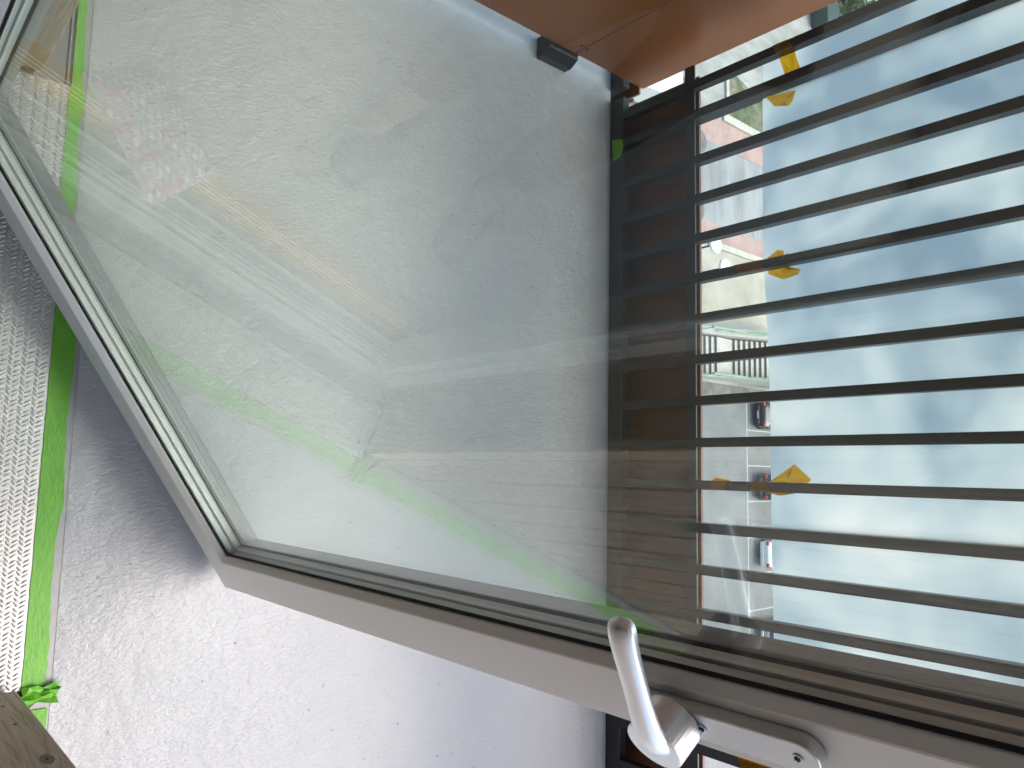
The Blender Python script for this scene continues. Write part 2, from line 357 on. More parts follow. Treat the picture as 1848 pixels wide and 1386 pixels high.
bd = P('corner_board', M['board'], .386, .4205, .055, .272, .028, 2.5, .003)
# screw holes and the knot of the corner board
for (yy, zz, rr) in ((.240, .116, .0028), (.240, .225, .003)):
    MB().tube([(.3855 - 1.496, yy - .275, zz), (.3875 - 1.496, yy - .275, zz)], (rr, rr), 8).build('screw_hole', M['dark'], bd)
kn = [(.248 + .0085 * math.cos(a * .5236), .407 + .020 * math.sin(a * .5236)) for a in range(12)]
MB().prism([(p[0] - .275, p[1]) for p in kn], 'x', .3856 - 1.496, .388 - 1.496).build('knot', M['knot'], bd)
kn = [(.248 + .002 * math.cos(a * .5236), .407 + .005 * math.sin(a * .5236)) for a in range(12)]
MB().prism([(p[0] - .275, p[1]) for p in kn], 'x', .3853 - 1.496, .388 - 1.496).build('knot_heart', M['dark'], bd)
lw, P = siding(-2.6, -.705, .228, 'clad_wall', 'wood clad outer wall with vertical planks on the hinge side, by the printed pouch')
P('corner_board', M['board'], -.7355, -.700, .055, .225, .028, 2.5, .003)
# black rubber flap at the end of the plate
tag(MB().prism([(.396, .165), (.400, .283), (.418, .305), (.445, .272), (.44, .165)], 'z', .001, .007).build('rubber_flap', M['dark'], None, .001),
    'black rubber flap under the wooden corner board at the end of the tread plate', 'rubber flap')

# sill of the door frame
r = empty('door_surround', (0, .04, 0)); tag(r, 'white fixed door surround with stepped sill and thin white track rails', 'door frame')
def Q(n_, m_, a, b, c, d, e, f, bev=0): return box(n_, m_, a, b, c - .04, d - .04, e, f, r, bev)
Q('sill_step', M['sill'], -.70, .384, .108, .155, -.003, .018, .001)
Q('sill_ledge', M['sill2'], -.66, .384, .083, .106, -.003, .036, .001)
Q('sill_base', M['outer'], -.66, .384, -.02, .081, -.003, .024)
Q('ledge_edge', M['carwhite'], -.66, .384, .0812, .0828, -.003, .0375)
for yy in (.066, .056, .046, .012): Q('track_rail', M['carwhite'], -.66, .33, yy - .0008, yy + .0012, .024, .042)
Q('threshold_strip', M['gold'], -.66, .37, -.074, -.022, -.003, .052, .002)
for yy in (-.03, -.038, -.046): Q('track_rail', M['white'], -.66, .33, yy - .0008, yy + .0008, .052, .055)
Q('jamb', M['white'], .332, .384, -.0, .082, .024, 2.33, .003)
Q('jamb', M['white'], .350, .384, .084, .100, .020, 2.33, .002)
Q('jamb', M['white'], -.70, -.625, -.0, .06, .024, 2.33, .003)
Q('head', M['white'], -.70, .384, -.0, .082, 2.30, 2.36, .003)

# tread plate
tp = empty('tread_plate', (-.155, .22, 0)); tag(tp, 'aluminium diamond tread plate on the threshold beside the green tape', 'tread plate')
box('plate', M['alu'], -.545, .549, -.063, .0655, -.004, .004, tp, .0005)
def bars():
    mb = MB(); i = 0; py = .0102; px = .0174
    y = .161 - .22
    while y < .286 - .22:
        k = 0; x = -.700 + .155 + (i % 2) * .004
        while x < .385 + .155 + .005:
            for dx in (0, .0074):
                cx, cy = x + dx, y
                ang = (1.15 if i % 2 else -.62) + 0
                L_, w_, h_ = (.0070, .0022, .0019)
                # lens shape: long axis direction
                ux, uy = (math.sin(.95), math.cos(.95)) if i % 2 == 0 else (math.sin(-.55), math.cos(-.55))
                vx, vy = -uy, ux
                ring = []
                for a, b, c in ((-1, 0, 0), (-.5, .8, 0), (0, 1, 0), (.5, .8, 0), (1, 0, 0), (.5, -.8, 0), (0, -1, 0), (-.5, -.8, 0), (-.55, 0, 1), (0, 0, 1.25), (.55, 0, 1)):
                    ring.append((cx + ux * a * L_ + vx * b * w_, cy + uy * a * L_ + vy * b * w_, .0041 + h_ * c))
                if cy + .004 > .2855 - .22 or cx > .5475 or cx < -.541: continue
                mb.add(ring, [(0, 1, 8), (1, 2, 9, 8), (2, 3, 10, 9), (3, 4, 10), (4, 5, 10), (5, 6, 9, 10), (6, 7, 8, 9), (7, 0, 8)])
            x += px
        i += 1; y += py
    return mb
bo = bars().build('tread_pattern', M['alu'], tp, smooth=False); bo['kind'] = 'stuff'

# green tape along the plate
def tapestrip(name, label, pts, z, m, thick=.0006, cat='tape', group=None):
    # pts: list of (x, y0, y1)
    mb = MB(); n = len(pts)
    top = []
    for (x, a, b) in pts: top += [(x, a, z(x, a)), (x, b, z(x, b))]
    bot = [(p[0], p[1], p[2] - thick) for p in top]
    fs = []
    for i in range(n - 1):
        a = 2 * i; fs += [(a, a + 2, a + 3, a + 1)]; o = 2 * n; fs += [(a + o, a + 1 + o, a + 3 + o, a + 2 + o), (a, a + o, a + 2 + o, a + 2), (a + 1, a + 3, a + 3 + o, a + 1 + o)]
    fs += [(0, 1, 1 + 2 * n, 2 * n), (2 * n - 2, 4 * n - 2, 4 * n - 1, 2 * n - 1)]
    o = mb.add(top + bot, fs).build(name, m); tag(o, label, cat, group); return o
rnd = random.Random(3)
pts = []
x = -1.05
while x < .395:
    y0 = .283 + .0006 * rnd.uniform(-1, 1)
    y1 = .3205 + .0022 * math.sin(x * 23) + .0016 * rnd.uniform(-1, 1) - (.003 if x > .1 else 0) * 1
    if x < -.28:   # the strip narrows and kinks towards the hinge side
        k = min(1, (-.28 - x) / .15); y0 -= .009 * k; y1 -= .022 * k
        if x < -.70: y0 += .003; y1 -= .006
        if x < -.66 and x > -.71: y1 += .003
    pts.append((x, y0, y1)); x += .012
tapestrip('green_tape', 'long green masking tape covering the edge between tread plate and silver floor coating', pts, lambda x, y: .0062 if y < .29 else .0036, M['gtape'])
pts = []; x = .43
while x < 2.55:
    pts.append((x, .292 + .001 * rnd.uniform(-1, 1), .325 + .002 * math.sin(x * 19) + .001 * rnd.uniform(-1, 1))); x += .02
tapestrip('green_tape', 'green masking tape running along the base of the wood clad wall', pts, lambda x, y: .003, M['gtape'])
# crumpled end of the tape
mb = MB(); rr = random.Random(11)
gv = []
for i in range(9):
    row = []
    for j in range(6):
        u, v = i / 8, j / 5
        row.append((.388 + .030 * u + .004 * rr.uniform(-1, 1), .283 + .056 * v + .004 * rr.uniform(-1, 1) - .012 * u * (1 - v), .006 + .010 * math.sin(u * 5 + v * 3) ** 2 + .004 * rr.uniform(0, 1)))
    gv.append(row)
vs = [p for r_ in gv for p in r_]; fs = [(i * 6 + j, (i + 1) * 6 + j, (i + 1) * 6 + j + 1, i * 6 + j + 1) for i in range(8) for j in range(5)]
o = mb.add(vs, fs).build('tape_end', M['gtape']); md = o.modifiers.new('s', 'SOLIDIFY'); md.thickness = .0005
tag(o, 'crumpled end of green tape bunched beside the wooden corner board', 'tape')

# ------------------------------------------------------------------ the open glass door
DEG = math.atan2(.542, .841)
dv = Vector((.8406, .5417, 0)); nv = Vector((.5417, -.8406, 0))
hinge = dv * (-.475) + nv * (-.379)
door = empty('glass_door', (hinge.x, hinge.y, 0), DEG)
tag(door, 'open white framed glass door with a satin lever handle, swung out over the balcony', 'door')
SW = .528 + .475; Z0, Z1 = .062, 2.27     # local: x along the leaf, y outward (away from camera), z up
def member(name, prof, m, side, bev=0, parent=door, x0=0, x1=SW, z0=Z0, z1=Z1):
    mb = MB(); n = len(prof)
    def pt(side_, w, t, end):
        if side_ == 'bottom': return (x0 + w if end == 0 else x1 - w, t, z0 + w)
        if side_ == 'top': return (x0 + w if end == 0 else x1 - w, t, z1 - w)
        if side_ == 'left': return (x0 + w, t, z0 + w if end == 0 else z1 - w)
        return (x1 - w, t, z0 + w if end == 0 else z1 - w)
    vs = [pt(side, w, t, 0) for w, t in prof] + [pt(side, w, t, 1) for w, t in prof]
    fs = [(i, (i + 1) % n, (i + 1) % n + n, i + n) for i in range(n)] + [tuple(range(n)), tuple(range(2 * n - 1, n - 1, -1))]
    return mb.add(vs, fs).build(name, m, parent)
inner_prof = [(.003, .036), (.0, .033), (0, .003), (.0015, .0006), (.003, 0), (.0665, 0), (.0685, .0008), (.0755, .0085), (.0765, .010), (.0765, .0128), (.06, .0128), (.06, .036)]
outer_prof = [(.003, .0365), (.060, .0365), (.060, .052), (.0705, .053), (.0705, .066), (.068, .068), (.066, .079), (.064, .081), (.0, .081), (0, .0395)]
for nm, sd_ in (('bottom_rail', 'bottom'), ('top_rail', 'top'), ('hinge_stile', 'left'), ('lock_stile', 'right')):
    a = member(nm, inner_prof, M['white'], sd_)
    member('outer_profile', outer_prof, M['outer'], sd_, parent=a)
    member('gasket', [(.066, .0128), (.0785, .0120), (.0800, .0136), (.0800, .0148), (.066, .0148)], M['gasket'], sd_, parent=a)
    member('spacer_bar', [(.0715, .0190), (.0735, .0190), (.0735, .0285), (.0715, .0285)], M['spacer'], sd_, parent=a)
    member('spacer_bar', [(.0720, .0330), (.0745, .0330), (.0745, .0435), (.0720, .0435)], M['spacer'], sd_, parent=a)
    member('outer_gasket', [(.066, .0476), (.0765, .0476), (.0750, .0515), (.066, .0515)], M['gasket'], sd_, parent=a)
for t in (.0149, .0289, .0436):
    pn = box('pane', M['glass'], .0635, SW - .0635, t, t + .0038, Z0 + .0635, Z1 - .0635, door)
    if t == .0289: pn.data.materials.append(M['coated']); pn.data.polygons[2].material_index = 1
# lever handle with its back plate (local x: leaf direction; camera side is -y)
hx = SW - .528 + .478; hz = 1.155   # spindle
def rounded_plate(x0, x1, z0, z1, y0, y1, r, seg=10):
    pts = []
    for cx, cz, a0 in ((x1 - r, z1 - r, 0), (x0 + r, z1 - r, 90), (x0 + r, z0 + r, 180), (x1 - r, z0 + r, 270)):
        for k in range(seg + 1):
            a = math.radians(a0 + 90 * k / seg); pts.append((cx + r * math.cos(a), cz + r * math.sin(a)))
    mb = MB(); n = len(pts)
    vs = [(p[0], y1, p[1]) for p in pts] + [(p[0], y0, p[1]) for p in pts]
    return mb.add(vs, [tuple(range(n)), tuple(range(2 * n - 1, n - 1, -1))] + [(i, (i + 1) % n, (i + 1) % n + n, i + n) for i in range(n)])
hd = empty('handle', (0, 0, 0)); hd.parent = door
px = SW - .528
bp = rounded_plate(px + .470, px + .502, 1.118, 1.300, -.0135, -.0002, .0155).build('back_plate', M['chrome2'], hd, .0018)
for zz in (1.197, 1.283):
    sc = MB().tube([(px + .486, -.0132, zz), (px + .486, -.0146, zz)], .0046, 20).build('screw', M['chrome2'], hd, .0006)
    for a in (0, math.pi / 3, 2 * math.pi / 3):
        c_, s_ = math.cos(a) * .0026, math.sin(a) * .0026
        MB().tube([(px + .486 - c_, -.01485, zz - s_), (px + .486 + c_, -.01485, zz + s_)], .0007, 6).build('recess', M['dark'], hd)
# hub: drum with slanting front face
ax = px + .481; az = 1.170
def drum(cx, cz, r, y0, yl, yr, seg=40):
    mb = MB(); a_ = [2 * math.pi * k / seg for k in range(seg)]
    v = [(cx + r * math.cos(a), y0, cz + r * math.sin(a)) for a in a_]
    v += [(cx + r * .97 * math.cos(a), yl + (yr - yl) * (.5 + .5 * math.cos(a)), cz + r * .97 * math.sin(a)) for a in a_]
    return mb.add(v, [tuple(range(seg)), tuple(range(2 * seg - 1, seg - 1, -1))] + [(i, (i + 1) % seg, (i + 1) % seg + seg, i + seg) for i in range(seg)])
drum(ax + .003, az - .001, .0265, -.0138, -.050, -.045).build('hub', M['chrome'], hd, .002, smooth=False)
# lever: sweeps from the hub, along the leaf toward the hinge, tip curls back
LP = [(ax + .002, -.034, az + .003), (ax + .000, -.043, az + .003), (ax - .008, -.050, az + .005), (ax - .022, -.0525, az + .008), (ax - .046, -.0530, az + .012), (ax - .072, -.0525, az + .017),
      (ax - .098, -.0520, az + .021), (ax - .120, -.0505, az + .024), (ax - .136, -.0465, az + .027)]
LR = [.0165, .0160, .0148, .0132, .0120, .0116, .0119, .0128, .0135]
lev = MB().tube(LP, [(a * .76, a * .98) for a in LR], 18).build('lever', M['chrome'], hd, 0, smooth=True)
md = lev.modifiers.new('sub', 'SUBSURF'); md.levels = 2; md.render_levels = 2

# ------------------------------------------------------------------ railing
YR = 1.787
rl = empty('railing', (0, YR, 0)); tag(rl, 'dark steel balcony railing with slim upright bars and a low brown kick panel', 'railing')
def RB(n_, m_, a, b, c, d, e, f, bev=0, parent=rl): return box(n_, m_, a, b, c - YR, d - YR, e, f, parent, bev)
RB('bottom_rail', M['steel'], -1.19, 2.6, YR + .001, YR + .030, -.16, .053, .001)
RB('middle_rail', M['steel'], -1.19, 2.6, YR + .003, YR + .010, .287, .321, .0015)
RB('top_rail', M['steel'], -1.19, 2.6, YR - .01, YR + .045, 1.30, 1.34, .002)
bme = MB().box(-.001, .0240, .0, .027, .0535, 1.30).mesh('baluster'); bme.materials.append(M['steel'])
xs = [-1.138] + [.0137 - .1155 * k for k in range(0, 9)] + [.241 + .1155 * k for k in range(0, 20)]
for xx in xs: shared('baluster', bme, rl, (xx, 0, 0))
pme = MB().box(0, .026, -.001, .045, .0545, 1.30).mesh('post'); pme.materials.append(M['steel'])
for xx in (-1.048, .128): shared('post', pme, rl, (xx, 0, 0))
kp = RB('kick_panel', M['kick'], -1.19, 2.6, 1.856, 1.864, -.25, .2885)
RB('panel_edge', M['copper'], -1.19, 2.6, 1.8555, 1.8645, .2888, .2908, 0, kp)
# neighbour's railing continues beyond the partition
nr = empty('railing', (-1.9, YR, 0)); tag(nr, 'dark foot of the neighbouring railing glimpsed past the brown partition', 'railing')
box('bottom_rail', M['steel'], -.7, .675, .001, .03, -.16, .053, nr)
box('kick_panel', M['brown'], -.7, .680, .07, .078, -.25, .06, nr)
# frosted sheet tied outside the bars
def sheet():
    mb = MB(); nx = 60; x0, x1 = -1.128, 2.6; y = YR + .034
    vs = []
    for t in (0, .002):
        for j in range(2):
            for i in range(nx + 1):
                x = x0 + (x1 - x0) * i / nx
                z = 1.28 if j else .524 + .006 * math.sin(x * 2.6 + .9) - .004 * math.sin(x * 7)
                if j and i < 3: x -= .05
                vs.append((x, y + t + .0025 * math.sin(x * 6 + j), z))
    n = nx + 1; fs = []
    for i in range(nx):
        fs += [(i, i + 1, n + i + 1, n + i), (2 * n + i, 3 * n + i, 3 * n + i + 1, 2 * n + i + 1), (i, 2 * n + i, 2 * n + i + 1, i + 1), (n + i, n + i + 1, 3 * n + i + 1, 3 * n + i)]
    fs += [(0, n, 3 * n, 2 * n), (nx, 2 * n + nx, 3 * n + nx, n + nx)]
    o = mb.add(vs, fs).build('privacy_sheet', M['film'], None, smooth=False)
    tag(o, 'translucent frosted plastic sheet fixed behind the railing bars', 'plastic sheet')
sheet()
# yellow tape pieces holding the sheet
def ytape(label, polys, sleeves):
    mb = MB()
    for x0, x1, z0, z1, sk in sleeves:   # sleeve round a bar, skewed ends
        a, b, c, d = x0 - .0012, x1 + .0012, YR - .0016, YR + .0268
        mb.add([(a, c, z0), (b, c, z0 + sk), (b, d, z0 + sk), (a, d, z0), (a, c, z1), (b, c, z1 + sk * 1.3), (b, d, z1 + sk), (a, d, z1)],
               [(0, 1, 5, 4), (1, 2, 6, 5), (2, 3, 7, 6), (3, 0, 4, 7)])
    for poly, y in polys:
        n = len(poly); cx = sum(p[0] for p in poly) / n + .006; cz = sum(p[1] for p in poly) / n - .004
        ring = [(p[0], y + (.0015 if i % 2 else -.003), p[1]) for i, p in enumerate(poly)]
        mid = [(cx + (p[0] - cx) * .5, y - (.008 if i % 2 else .001), cz + (p[1] - cz) * .5) for i, p in enumerate(poly)]
        mb.add(ring + mid + [(cx, y - .003, cz)], [(i, (i + 1) % n, (i + 1) % n + n, i + n) for i in range(n)] + [(i + n, (i + 1) % n + n, 2 * n) for i in range(n)])
    me = mb.mesh('yellow_tape'); me.materials.append(M['ytape']); o = link(bpy.data.objects.new('yellow_tape', me))
    me.materials.append(M['ytape2']); md = o.modifiers.new('s', 'SOLIDIFY'); md.thickness = .0006; md.offset = 0; md.material_offset = 1; md.material_offset_rim = 1
    return tag(o, label, 'tape', 'yellow tape holding the plastic sheet to the bars')
YS = YR + .029
ytape('wide yellow tape strap bridging from the outermost bar to the thick post', [
    ([(-1.122, .574), (-1.122, .618), (-1.08, .630), (-1.03, .646), (-1.028, .600), (-1.08, .585)], YS), ([(-1.02, .535), (-1.01, .62), (-.980, .612), (-.974, .598), (-.985, .56)], YS)],
    [(-1.138, -1.1155, .572, .616, .012)])
ytape('yellow tape wrapped on the bar nearest the street stairs, with a spiky fan end', [
    ([(-.575, .532), (-.592, .560), (-.585, .580), (-.575, .574), (-.577, .592), (-.560, .598), (-.53, .590), (-.528, .622), (-.515, .618), (-.510, .575), (-.53, .535)], YS)],
    [(-.5638, -.5413, .450, .525, .012)])
ytape('short yellow tape wrap low on the bar, below the diamond shaped flap', [([(.006, .372), (.004, .380), (.008, .420), (.014, .424), (.014, .370)], YR + .012)], [(.0137, .0362, .366, .420, -.001)])
ytape('yellow tape wrap with a diamond shaped flap sticking out beside the bar', [
    ([(.012, .528), (-.030, .590), (-.034, .598), (.004, .640), (.030, .612), (.030, .528)], YS), ([(.034, .50), (.046, .560), (.040, .600), (.034, .606)], YR + .02)],
    [(.0137, .0362, .485, .535, .008)])
ytape('yellow tape around the bar seen under the door handle plate', [([(.70, .44), (.695, .52), (.74, .55), (.735, .45)], YR + .027)], [(.703, .7255, .446, .535, .004)])
tag(MB().add([(-1.058, YR - .001, .010), (-.985, YR - .001, .014), (-.992, YR - .004, .050), (-1.02, YR - .002, .058), (-1.046, YR - .001, .052)], [(0, 1, 2, 3, 4)]).build('tape_scrap', M['gtape']),
    'small scrap of green tape stuck on the railing foot near the brown partition', 'tape')
bpy.data.objects['tape_scrap'].modifiers.new('s', 'SOLIDIFY').thickness = .0006

# ------------------------------------------------------------------ brown partition
pr = empty('balcony_partition', (-1.242, 1.1, 0)); tag(pr, 'glossy brown partition panel beside the railing, raised on black feet', 'partition')
box('panel', M['brown'], -.008, 0, -.78, .459, .06, 2.3, pr, .0008)
box('panel', M['brown'], -.008, 0, .4615, .776, .06, 2.3, pr, .0008)
box('backing_bar', M['steel'], -.05, -.0085, .43, .49, .046, 2.3, pr)
for yy, zz in ((.446, .103), (.473, .100), (.446, .8), (.473, .8)):
    MB().tube([(0, yy, zz), (.002, yy, zz), (.0028, yy, zz)], [.0055, .005, .002], 14).build('rivet', M['copper'], pr)
for yy in (.362, -.5): MB().prism([(-.035, 0), (.03, 0), (.03, .026), (.012, .055), (-.035, .055)], 'y', yy, yy + .118).build('foot', M['steel'], pr, .002)
# printed pouch lying on the sill inside
def pouch():
    P4 = [(-.478, -.075), (-.385, -.185), (-.195, -.075), (-.263, .075)]
    nx, ny = 26, 22; from mathutils import noise as mn
    bm = bmesh.new(); uv = bm.loops.layers.uv.new('UVMap'); gr = []
    for s_ in (0, 1):
        g = []
        for i in range(nx + 1):
            row = []
            for j in range(ny + 1):
                u, v = i / nx, j / ny
                x = (1 - u) * (1 - v) * P4[0][0] + (1 - u) * v * P4[1][0] + u * v * P4[2][0] + u * (1 - v) * P4[3][0]
                y = (1 - u) * (1 - v) * P4[0][1] + (1 - u) * v * P4[1][1] + u * v * P4[2][1] + u * (1 - v) * P4[3][1]
                e = min(u, 1 - u, v, 1 - v) * 5; e = min(1, e)
                z = .060 + (.022 * e + .006 * mn.noise(Vector((u * 6, v * 6, 3))) * e + .003 * mn.noise(Vector((u * 17, v * 17, 8))) if s_ else 0.0) + .012 * math.sin(u * 3)
                row.append(bm.verts.new((x, y, z)))
            g.append(row)
        gr.append(g)
        for i in range(nx):
            for j in range(ny):
                f = bm.faces.new((g[i][j], g[i + 1][j], g[i + 1][j + 1], g[i][j + 1]) if s_ else (g[i][j], g[i][j + 1], g[i + 1][j + 1], g[i + 1][j]))
                for l, (a, b) in zip(f.loops, ((i, j), (i + 1, j), (i + 1, j + 1), (i, j + 1)) if s_ else ((i, j), (i, j + 1), (i + 1, j + 1), (i + 1, j))): l[uv].uv = (a / nx, b / ny)
    me = bpy.data.meshes.new('pouch'); bm.to_mesh(me); bm.free(); me.materials.append(M['mailer'])
    me.polygons.foreach_set('use_smooth', [True] * len(me.polygons))
    tag(link(bpy.data.objects.new('printed_pouch', me)), 'crumpled pouch printed with pink, orange and teal dots lying on the sill', 'pouch')
pouch()

# ------------------------------------------------------------------ person taking the picture (only mirrored in the glass)
def skin(name, verts, edges, radii, m, parent=None, root=0, levels=2):
    me = bpy.data.meshes.new(name); me.from_pydata(verts, edges, []); me.update(); me.materials.append(m)
    o = link(bpy.data.objects.new(name, me), parent)
    md = o.modifiers.new('skin', 'SKIN'); sv = me.skin_vertices[0].data
    for i, r_ in enumerate(radii): sv[i].radius = r_ if isinstance(r_, tuple) else (r_, r_); sv[i].use_root = (i == root)
    md.use_smooth_shade = True
    o.modifiers.new('sub', 'SUBSURF').render_levels = levels; return o
V = [(.20, -.58, .95), (.20, -.57, 1.10), (.20, -.55, 1.28), (.19, -.52, 1.42), (.18, -.49, 1.52), (.17, -.47, 1.58), (.165, -.45, 1.66), (.165, -.46, 1.74),
     (.10, -.58, .90), (.06, -.52, .50), (.055, -.50, .16), (.055, -.47, .10), (.03, -.33, .085),
     (.30, -.58, .90), (.35, -.52, .50), (.37, -.50, .16), (.37, -.47, .10), (.36, -.33, .085),
     (.02, -.52, 1.40), (-.08, -.42, 1.20), (-.07, -.22, 1.42), (.36, -.52, 1.40), (.42, -.40, 1.20), (.20, -.20, 1.45)]
E_ = [(0, 1), (1, 2), (2, 3), (3, 4), (4, 5), (5, 6), (6, 7), (0, 8), (8, 9), (9, 10), (10, 11), (11, 12), (0, 13), (13, 14), (14, 15), (15, 16), (16, 17), (3, 18), (18, 19), (19, 20), (3, 21), (21, 22), (22, 23)]
Rr = [(.15, .11), (.135, .10), (.15, .11), (.12, .09), .055, .055, (.085, .10), (.075, .09), .095, .062, .042, .045, .04, .095, .062, .042, .045, .04, .055, .045, .032, .055, .045, .032]
person = skin('person', V, E_, Rr, M['skin'])
tag(person, 'person in brown trousers and dark slippers standing behind the sill, holding up a phone', 'person')
TV = [(.20, -.58, .97), (.10, -.58, .88), (.055, -.52, .50), (.05, -.50, .17), (.30, -.58, .88), (.355, -.52, .50), (.375, -.50, .17)]
skin('trousers', TV, [(0, 1), (1, 2), (2, 3), (0, 4), (4, 5), (5, 6)], [(.165, .125), .11, .082, .070, .11, .082, .070], M['trousers'], person)
skin('shirt', [(.20, -.58, .98), (.20, -.56, 1.2), (.19, -.53, 1.42), (.02, -.52, 1.40), (-.08, -.42, 1.20), (.36, -.52, 1.40), (.42, -.40, 1.20)], [(0, 1), (1, 2), (2, 3), (3, 4), (2, 5), (5, 6)], [(.165, .125), (.16, .12), (.13, .10), .07, .06, .07, .06], M['shirt'], person)
for fx, tx in ((.075, .015), (.375, .335)):
    skin('slipper', [(fx + .01, -.52, .088), (fx - .005, -.42, .088), (fx * .55 + tx * .45, -.33, .082), (tx, -.23, .075)], [(0, 1), (1, 2), (2, 3)], [(.052, .045), (.050, .045), (.062, .045), (.048, .030)], M['slipper'], person)
for hx0, hy0, hz0, s_ in ((-.065, -.20, 1.44, 1), (.19, -.185, 1.47, -1)):
    pv = [(hx0, hy0, hz0), (hx0 + .01 * s_, hy0 + .04, hz0 + .03), (hx0 + .02 * s_, hy0 + .075, hz0 + .05)]
    skin('hand', pv, [(0, 1), (1, 2)], [(.026, .020), (.036, .016), (.034, .013)], M['skin'], person)
    for k in range(4):
        bx = hx0 + (.008 + .002) * s_ + (k - 1.5) * .018; ln = (.9, 1.05, 1, .8)[k]
        skin('finger', [(bx, hy0 + .07, hz0 + .045), (bx + .012 * s_, hy0 + .07 + .03 * ln, hz0 + .065), (bx + .028 * s_, hy0 + .07 + .042 * ln, hz0 + .088), (bx + .040 * s_, hy0 + .07 + .036 * ln, hz0 + .105)], [(0, 1), (1, 2), (2, 3)], [.0095, .009, .0085, .0075], M['skin'], person, levels=1)
    skin('thumb', [(hx0 + .03 * s_, hy0 + .035, hz0 + .03), (hx0 + .052 * s_, hy0 + .05, hz0 + .055), (hx0 + .062 * s_, hy0 + .06, hz0 + .085)], [(0, 1), (1, 2)], [.012, .0105, .009], M['skin'], person, levels=1)
skin('hair', [(.165, -.49, 1.70), (.165, -.475, 1.775)], [(0, 1)], [(.095, .10), (.08, .085)], M['hair'], person)
ph = box('phone', M['dark'], -.037, .037, -.004, .004, -.075, .075, None, .003); ph.matrix_world = Matrix.Translation((.065, -.085, 1.575)) @ CAM_R.to_4x4() @ Matrix.Rotation(math.radians(90), 4, 'X')
tag(ph, 'dark phone held up in both hands by the person on the sill', 'phone')

# ------------------------------------------------------------------ street far below
def sheetz(name, m, pts, z, kind='structure'):
    o = MB().add([(x, y, z) for x, y in pts], [tuple(range(len(pts)))]).build(name, m); tag(o, kind=kind); return o
def rect(x0, x1, y0, y1): return [(x0, y0), (x1, y0), (x1, y1), (x0, y1)]
sheetz('ground', M['concrete'], rect(-900, 900, -200, 1500), G - .02)
sheetz('parking_lot', M['asphalt'], rect(-5.9, 60, 20, 64), G + .004)
sheetz('road', M['greyroad'], rect(-21.9, -16.4, 10, 140), G + .004)
sheetz('red_lane', M['pink'], [(-23.75, 10), (-21.9, 10), (-21.9, 40), (-22.3, 140), (-24.1, 140), (-23.75, 43)], G + .008)
sheetz('red_lane', M['pink'], [(-16.4, 10), (-15.2, 10), (-15.2, 140), (-16.4, 140)], G + .008)
sheetz('terrace', M['beige'], rect(-14.75, -10.3, 20, 120), G + .008)
sheetz('grass', M['grass'], [(-24.5, 43.9), (-27.3, 43.9), (-27.6, 45), (-26.3, 50), (-26.0, 90), (-24.4, 90)], G + .012, 'structure')
sheetz('verge', M['rough'], rect(-5.9, -5.0, 20, 90), G + .010)
def kerb(x0, x1, y0, y1, h=.14):
    o = box('kerb', M['kerb'], x0, x1, y0, y1, G - .01, G + h); tag(o, kind='structure')
kerb(-24.35, -23.8, 43.2, 120); kerb(-15.18, -14.78, 41.5, 120); kerb(-27.2, -24.4, 43.55, 43.85)
for cx, cy in ((-21.6, 40.6), (-17.0, 40.3)):
    o = MB().tube([(cx, cy, G + .006), (cx, cy, G + .02)], .75, 28).build('manhole_cover', M['rough'])
    tag(o, 'dark round cover in the grey road, ' + ('farther left by the first red stripe' if cx < -20 else 'beside the second red stripe'), 'manhole cover')
for x0, x1, y0, y1 in [(-5.0, 40, 45.64, 45.72)] + [(-3.11 + 2.35 * k, -3.04 + 2.35 * k, 45.72, 51) for k in range(14)] + [(-5.0, 40, 56.4, 56.5)]:
    o = box('parking_line', M['paint'], x0, x1, y0, y1, G + .003, G + .008); tag(o, kind='structure')
# white-panelled street lamp
def lamp(x, y, label):
    r = empty('street_lamp', (x, y, G)); tag(r, label, 'street lamp', 'street lamps by the terrace')
    MB().tube([(0, 0, 0), (0, 0, .3), (0, 0, 4.1)], [.09, .06, .05], 10).build('pole', M['steel'], r)
    MB().tube([(0, 0, 4.1), (0, 0, 4.18), (0, 0, 4.3), (0, 0, 4.34)], [.25, .52, .5, .2], 24).build('lamp_head', M['carwhite'], r)
lamp(-11.65, 36.9, 'street lamp with a white disc head, over the pale beige terrace')
lamp(-12.8, 36.0, 'thin street lamp with a small pale head beside the second red stripe')
# outdoor stairs climbing away from the viewer
st = empty('outdoor_stairs', (-7.5, 41, G)); tag(st, 'pale outdoor stairs with mint green handrails beside the car park', 'stairs')
y = -1.2; z = .1
steps = []
def stepblock(y0, y1, ztop, nm='step'):
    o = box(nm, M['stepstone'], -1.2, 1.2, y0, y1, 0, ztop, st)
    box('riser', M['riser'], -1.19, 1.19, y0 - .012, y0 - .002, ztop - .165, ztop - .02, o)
for k in range(4): y += .36; z += .16; stepblock(y, y + .36, z)
stepblock(y + .36, y + 1.75, z, 'landing'); y += 1.39
for k in range(16): y += .36; z += .16; stepblock(y, y + .36, z)
ztop = z; yend = y + .36
for sx, wd in ((-1.55, .5), (1.32, .16)):
    MB().prism([(-1.2, 0), (yend, 0), (yend, ztop + .25), (-.1, .85), (-1.2, .6)], 'x', sx - wd / 2, sx + wd / 2).build('side_wall', M['stepstone'], st)
    MB().tube([(sx, -1.2, 1.45), (sx, .6, 1.75), (sx, 2.0, 1.8), (sx, yend, ztop + 1.1)], .09, 8).build('handrail', M['mint'], st)
    for k in range(9):
        yy = -1 + k * 1.0; zz = .6 + (ztop - .6) * max(0, yy) / yend
        MB().tube([(sx, yy, zz), (sx, yy, zz + .85)], .025, 6).build('rail_post', M['mint'], st)
